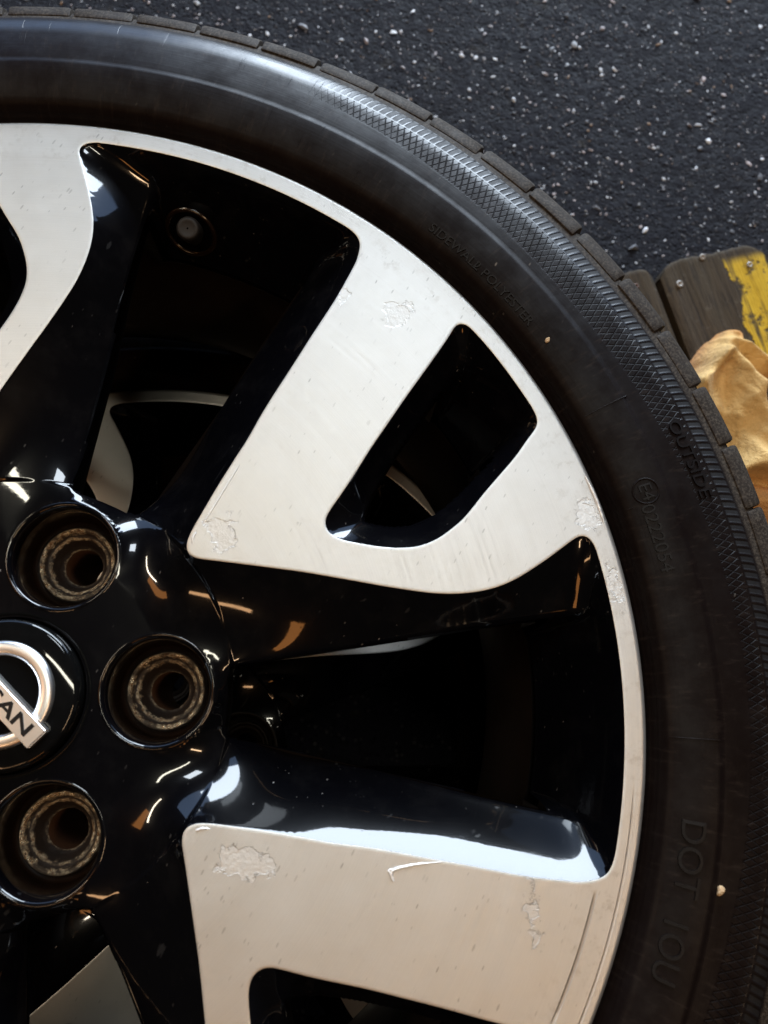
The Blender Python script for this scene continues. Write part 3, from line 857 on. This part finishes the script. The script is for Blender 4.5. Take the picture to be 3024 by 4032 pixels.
# valve stem on the slope of the rim
def valve():
    prof = [(.0062, 0), (.0064, .003), (.0052, .006), (.0046, .010), (.0045, .016), (.0052, .0165), (.0053, .024), (.0048, .0255), (.0038, .0262), (.0030, .0258), (.0004, .0258)]
    me = lathe('valve_stem', prof, 40); me.materials.append(M['valve'])
    o = link('valve_stem', me, None, upper)
    th_ = rad(76.3)
    base_p = Vector((.2160 * math.cos(th_), .2160 * math.sin(th_), -.0440)); tip = Vector((.2055 * math.cos(rad(75.8)), .2055 * math.sin(rad(75.8)), -.0205))
    o.location = base_p; o.rotation_euler = (tip - base_p).to_track_quat('Z', 'Y').to_euler()
valve()
def grommet():
    me = lathe('valve_seat', [(.0125, -.003), (.0123, .0003), (.0115, .0010), (.0104, .0008), (.0096, -.0004), (.0092, -.003), (.004, -.0035)], 40)
    me.materials.append(M['pocket']); o = link('valve_seat', me, None, upper)
    t_ = rad(76.3); r_ = .2105; o.location = (r_ * math.cos(t_), r_ * math.sin(t_), float(rim_wall(np.array([r_]))[0]))
    o.rotation_euler = Vector((-math.cos(t_) * 2.3, -math.sin(t_) * 2.3, 1)).to_track_quat('Z', 'Y').to_euler()
grommet()

# peeled, curled edges of clear lacquer on the silver faces; two strips model an edge highlight
def peel_glint(pts, rad_, seed):
    P = catmull(np.array([backproject(x, y, .0018)[:2] for x, y in pts]), 6); n = len(P); V = []; Fc = []; r_ = np.random.default_rng(seed)
    d = np.gradient(P, axis=0); nn = np.stack([-d[:, 1], d[:, 0]], 1); nn /= np.linalg.norm(nn, axis=1)[:, None]
    for i in range(n):
        t = i / (n - 1); w = rad_ * (.25 + .9 * math.sin(math.pi * min(1, .12 + t * .95)) ** .8) * r_.uniform(.8, 1.2)
        zf = DISH * (R_LIP - np.hypot(*P[i]))
        for off, dz in ((-1, -.0001), (-.5, .5), (.2, .75), (.8, .3), (1, -.0001)):
            q = P[i] + nn[i] * off * w; V.append((q[0], q[1], zf + (dz * w if abs(dz) > .01 else dz)))
    for i in range(n - 1):
        for k in range(4): Fc.append((5 * i + k, 5 * i + 5 + k, 5 * i + 6 + k, 5 * i + 1 + k))
    me = mesh_from('lacquer_peel_glint', V, Fc, True); link('lacquer_peel_glint', me, M['lacquer_glint'], upper)
peel_glint([(1548, 3470), (1540, 3445), (1552, 3425), (1600, 3412), (1660, 3402), (1740, 3394)], .00065, 1)
peel_glint([(1536, 3440), (1530, 3428), (1545, 3418)], .0004, 2)
peel_glint([(945, 1832), (900, 1905), (855, 1980), (812, 2050), (800, 2070)], .00038, 3)  # white strip in place of the highlight along the bevelled spoke edge
peel_glint([(775, 2098), (762, 2122), (760, 2150)], .0005, 4)  # the same edge highlight modelled in white, carried on to the tip
peel_glint([(775, 3268), (800, 3260), (830, 3260)], .0006, 5)
peel_glint([(2310, 1870), (2345, 1945), (2370, 2010), (2392, 2080)], .0007, 6)

# tread blocks: three pitch lengths in a loop round the tyre
blk = [block_mesh(f) for f in (.955, .925, .965)]
for k in range(NB):
    o = link('tread_block', blk[k % 3], None, tyre)
    o.rotation_euler = (0, 0, rad(360 / NB * (k + .15) + random.uniform(-.10, .10)))
    o.location = (0, 0, random.uniform(-.0005, .0003))

# sidewall marks
bent_text('OUTSIDE', .2735, 19.6, .0058, 1.0, .0006, parent=tyre)
bent_text('E4', .2495, 17.9, .0050, 1.0, .0004, parent=tyre)
bent_text('0222054', .2478, 13.7, .0052, 1.05, .0004, parent=tyre)
bent_text('DOT', .2490, -13.0, .0085, 1.0, .0005, parent=tyre)
bent_text('1OU', .2478, -20.2, .0085, .9, .0005, parent=tyre)
bent_text('SIDEWALL', .2442, 47.6, .0036, 1.15, .0005, parent=tyre)
bent_text('2 POLYESTER', .2442, 41.0, .0036, 1.15, .0005, parent=tyre)
for th, r0, r1 in ((26.6, .2405, .2600), (-3.6, .2400, .2575), (86.0, .2395, .2440), (81.5, .2395, .2430), (59.0, .2392, .2435), (16.9, .2400, .2425)):
    rib(th, r0, r1, .00035, .00035, tyre)
def approval_ring():
    c = Vector((.2493 * math.cos(rad(18.0)), .2493 * math.sin(rad(18.0)), 0)); V = []; Fc = []; n = 56
    for k in range(n):
        a = 2 * math.pi * k / n
        for rr, dz in ((.0044, -.0003), (.0047, .0004), (.0052, .0004), (.0055, -.0003)):
            x, y = c.x + rr * math.cos(a), c.y + rr * math.sin(a); V.append((x, y, tyre_z(math.hypot(x, y)) + dz))
    for k in range(n):
        for j in range(3):
            a, b = 4 * k + j, 4 * ((k + 1) % n) + j; Fc.append((a, b, b + 1, a + 1))
    link('approval_mark_ring', mesh_from('approval_mark_ring', V, Fc, True), M['rubber'], tyre)
approval_ring()

# ------------------------------------------------------------------ wooden boards beside the stack
WOOD_Z = -.26
pal = bpy.data.objects.new('wooden_pallet', None); COL.objects.link(pal)
o2 = backproject(2578, 1041, WOOD_Z); oe = backproject(2722, 1420, WOOD_Z)
ang = math.atan2(-(oe[0] - o2[0]), oe[1] - o2[1]) + math.pi       # board axis runs along local -y
pal.location = (o2[0], o2[1], GROUND_Z); pal.rotation_euler = (0, 0, math.atan2(oe[0] - o2[0], -(oe[1] - o2[1])))
tag(pal, 'weathered wooden pallet of dark boards with worn yellow paint', 'pallet')
TOPZ = WOOD_Z - GROUND_Z
def board(x0, x1, y1, length, th=.022, corner=.010, seed=0, name='plank', ztop=TOPZ):
    """a plank with a rough sawn end, worn corners and a slightly cupped, uneven top"""
    r_ = np.random.default_rng(seed); nx_, ny_ = 22, 70
    xs = np.linspace(x0, x1, nx_); ys = y1 - length * np.linspace(0, 1, ny_) ** 1.6
    V = []; Fc = []
    ph = r_.uniform(0, 6, 6)
    for j, y in enumerate(ys):
        for i, x in enumerate(xs):
            u = (x - x0) / (x1 - x0)
            ex, ey = min(x - x0, x1 - x), y1 - y
            yy = y
            if j < 6:
                yy = y + .0005 * math.sin(x * 150 + ph[0]) + .0004 * math.sin(x * 830 + ph[1]) - max(0, corner - ex) ** 2 / (corner * 1.1) * (1 - j / 6)
            z = ztop - .0016 * max(0, 1 - ex / .002) ** 2 - .0014 * max(0, 1 - ey / .0022) ** 2
            z += .0005 * math.sin(x * 240 + y * 9 + ph[2]) + .0004 * math.sin(x * 590 + y * 17 + ph[3])
            V.append((x, yy, z))
    for j in range(ny_ - 1):
        for i in range(nx_ - 1): Fc.append((j * nx_ + i, (j + 1) * nx_ + i, (j + 1) * nx_ + i + 1, j * nx_ + i + 1))
    # skirts
    ring = [i for i in range(nx_)] + [j * nx_ + nx_ - 1 for j in range(1, ny_)] + [(ny_ - 1) * nx_ + i for i in range(nx_ - 2, -1, -1)] + [j * nx_ for j in range(ny_ - 2, 0, -1)]
    b0 = len(V)
    for i in ring: V.append((V[i][0], V[i][1], ztop - th))
    n = len(ring)
    for k in range(n): Fc.append((ring[k], ring[(k + 1) % n], b0 + (k + 1) % n, b0 + k))
    Fc.append(tuple(b0 + k for k in range(n))[::-1])
    me = mesh_from(name, V, Fc, True); me.set_sharp_from_angle(angle=rad(45))
    return link(name, me, M['wood'], pal)
board(.0010, .0985, 0.0, .70, corner=.016, seed=1)
board(-.0960, -.0048, -.0005, .70, seed=2)
board(-.1990, -.1020, -.003, .70, seed=3)
def bearer(y, name='bearer'):
    bm = bmesh.new(); box_bm(bm, -.197, .094, y - .045, y, 0, TOPZ - .0225)
    bmesh.ops.bevel(bm, geom=list(bm.edges), offset=.003, segments=2, affect='EDGES')
    me = bpy.data.meshes.new(name); bm.to_mesh(me); bm.free()
    link(name, me, M['wood'], pal)
bearer(-.022); bearer(-.34); bearer(-.645)
inv = pal.rotation_euler.z
def pal_local(px, py):
    p = backproject(px, py, WOOD_Z); d = p - o2; c, s = math.cos(-inv), math.sin(-inv)
    return d[0] * c - d[1] * s, d[0] * s + d[1] * c
def screw(px, py, r, mat, tilt):
    prof = [(r, -.001), (r, .0006), (r * .9, .0008), (r * .6, .0009), (r * .45, .0008), (r * .36, .0001), (.0002, .0001)]
    me = lathe('screw', prof, 20); me.materials.append(M[mat])
    o = link('screw', me, None, pal); x, y = pal_local(px, py); o.location = (x, y, TOPZ + .0001); o.rotation_euler = tilt
screw(2432, 1092, .0021, 'screw', (.15, .1, 0)); screw(2505, 1127, .0024, 'rusty', (0, .1, 0)); screw(2676, 1119, .0031, 'screw', (.1, .2, 0))
screw(2765, 1013, .0026, 'screw', (.25, 0, 0)); screw(2951, 1043, .0026, 'screw', (.05, .1, 0))

# ------------------------------------------------------------------ cloth lying on the boards
def cloth():
    zc = WOOD_Z + .012
    outline_px = [(2600, 1560), (2711, 1466), (2735, 1411), (2788, 1337), (2817, 1322), (2841, 1296), (2876, 1285), (2917, 1288), (2940, 1311), (2944, 1347), (2976, 1364), (3024, 1400),
                  (3110, 1440), (3130, 1470), (3080, 1490), (3015, 1500), (2999, 1523), (2985, 1570), (2983, 1607), (3024, 1658), (3130, 1730), (3180, 1900), (3150, 2080), (3060, 2140), (3005, 2150),
                  (2950, 2200), (2860, 2240), (2720, 2000), (2620, 1800)]
    poly = np.array([backproject(x, y, zc)[:2] for x, y in outline_px])
    poly = smooth_closed(resample(catmull(poly, 6, True), .0015, True), 2)
    def W(x, y): return backproject(x, y, zc)[:2]
    cell = .0011
    lo, hi = poly.min(0) - .002, poly.max(0) + .002
    xs = np.arange(lo[0], hi[0], cell); ys = np.arange(lo[1], hi[1], cell)
    XX, YY = np.meshgrid(xs, ys, indexing='ij'); P = np.stack([XX.ravel(), YY.ravel()], 1)
    d = seg_dist(P, poly, True); ins = inside(P, poly); d = np.where(ins, d, -d)
    z = np.zeros(len(P))
    def ridge(pts, amp, w1, w2=None, sharp=1.6):
        line = catmull(np.array([W(*q) for q in pts]), 6)
        dd = seg_dist(P, line); k = np.argmin(((P[:, None] - line[None, ::3]) ** 2).sum(2), 1) * 3
        k = np.clip(k, 0, len(line) - 2); tv = line[k + 1] - line[k]
        side = (P[:, 0] - line[k, 0]) * tv[:, 1] - (P[:, 1] - line[k, 1]) * tv[:, 0]
        w = np.where(side > 0, w1, w2 or w1)
        q = np.sqrt((dd / w) ** 2 + .012) - .11
        return amp * np.clip(1 - q, 0, 1) ** sharp
    z += ridge([(2690, 1560), (2740, 1490), (2790, 1452), (2815, 1445), (2850, 1490), (2900, 1545), (2960, 1600), (3080, 1700)], .022, .030, .018)
    z += ridge([(2730, 1430), (2790, 1352), (2860, 1372), (2950, 1402), (3050, 1470)], .013, .016, .016)
    z += ridge([(2848, 1306), (2880, 1297), (2920, 1303), (2935, 1335)], .010, .009, .009)
    z += ridge([(2680, 1690), (2780, 1655), (2880, 1690), (2980, 1760), (3080, 1800)], .009, .022, .028)
    z += ridge([(2820, 1905), (2900, 1872), (2960, 1872), (3040, 1890), (3140, 1935)], .018, .007, .034)
    z += ridge([(2820, 2080), (2900, 2010), (2980, 1990), (3100, 2020)], .012, .022, .022)
    z += ridge([(2830, 1560), (2850, 1680), (2930, 1830)], .006, .016, .020)
    z += ridge([(2890, 1620), (2960, 1700), (3010, 1830)], .006, .012, .018)
    z += .0010 * np.sin(P[:, 0] * 95 + 70 * P[:, 1]) + .0005 * np.sin(P[:, 0] * 260 - P[:, 1] * 190)
    edge = np.clip(d / .006, 0, 1); edge = edge * (2 - edge)
    zz = WOOD_Z + .0012 + .0055 * edge + (z * 1.55 + .003) * np.clip(d / .012, 0, 1) ** .7
    stain = np.exp(-np.clip(d, 0, 1) / .0040) * 1.0
    low = np.array([W(2860, 1905), W(3150, 1935)]); tv = low[1] - low[0]
    below = ((P[:, 0] - low[0, 0]) * tv[1] - (P[:, 1] - low[0, 1]) * tv[0]) > 0
    stain = np.maximum(stain, np.where(below, .62, 0))
    dd = seg_dist(P, np.array([W(2841, 1300), W(2905, 1295), W(2940, 1340)])); stain = np.maximum(stain, np.exp(-(dd / .004) ** 2) * .8)
    ny_ = len(ys); keep = d > -.0004
    # pull the outermost ring of vertices onto the outline so the hem is clean
    idx = -np.ones(len(P), int); V = []; S = []; Fc = []
    for i in range(len(xs) - 1):
        for j in range(len(ys) - 1):
            qd = (i * ny_ + j, (i + 1) * ny_ + j, (i + 1) * ny_ + j + 1, i * ny_ + j + 1)
            if all(keep[k] for k in qd):
                f = []
                for k in qd:
                    if idx[k] < 0: idx[k] = len(V); V.append((P[k, 0], P[k, 1], zz[k])); S.append(stain[k])
                    f.append(idx[k])
                Fc.append(tuple(f))
    bm = bmesh.new(); bv = [bm.verts.new(v) for v in V]
    for f in Fc: bm.faces.new([bv[i] for i in f])
    for _ in range(3):
        bnd = [v for v in bm.verts if v.is_boundary]
        new = {}
        for v in bnd:
            nb = [e.other_vert(v) for e in v.link_edges if e.is_boundary]
            if len(nb) == 2: new[v] = v.co * .4 + (nb[0].co + nb[1].co) * .3
        for v, c in new.items(): v.co = c
    # turned hem going down to the boards
    be = [e for e in bm.edges if e.is_boundary]
    ret = bmesh.ops.extrude_edge_only(bm, edges=be)
    for v in ret['geom']:
        if isinstance(v, bmesh.types.BMVert): v.co.z = WOOD_Z + .0004
    me = bpy.data.meshes.new('cloth_rag'); bm.to_mesh(me); bm.free(); me.shade_smooth()
    at = me.attributes.new('stain', 'FLOAT', 'POINT')
    vals = np.zeros(len(me.vertices), np.float32); vals[:len(S)] = S; vals[len(S):] = .9
    at.data.foreach_set('value', vals)
    o = link('cloth_rag', me, M['cloth'])
    tag(o, 'crumpled tan cloth with orange hem lying on the wooden boards', 'cloth')
cloth()

# ------------------------------------------------------------------ grit lying on the tyre
def crumb(px, py, z, s, label, seed):
    r_ = np.random.default_rng(seed)
    bm = bmesh.new(); bmesh.ops.create_icosphere(bm, subdivisions=2, radius=1)
    p = backproject(px, py, z)
    for v in bm.verts:
        k = 1 + .25 * math.sin(v.co.x * 3.1 + seed) * math.cos(v.co.y * 2.7) + r_.uniform(-.1, .1)
        v.co = Vector((v.co.x * s * 1.25, v.co.y * s * .8, v.co.z * s * .6)) * k
    bmesh.ops.rotate(bm, verts=bm.verts, cent=(0, 0, 0), matrix=Matrix.Rotation(rad(55), 3, 'Z'))
    me = bpy.data.meshes.new('grit_crumb'); bm.to_mesh(me); bm.free()
    o = link('grit_crumb', me, M['crumb'])
    r = math.hypot(p[0], p[1]); o.location = (p[0], p[1], tyre_z(r) + s * .35)
    tag(o, label, 'grit')
crumb(2832, 3505, .005, .0016, 'tan crumb of grit on the tyre sidewall beside the DOT lettering', 3)
crumb(2155, 1340, .005, .0010, 'small pale crumb of grit on the tyre between the small lettering and OUTSIDE', 5)
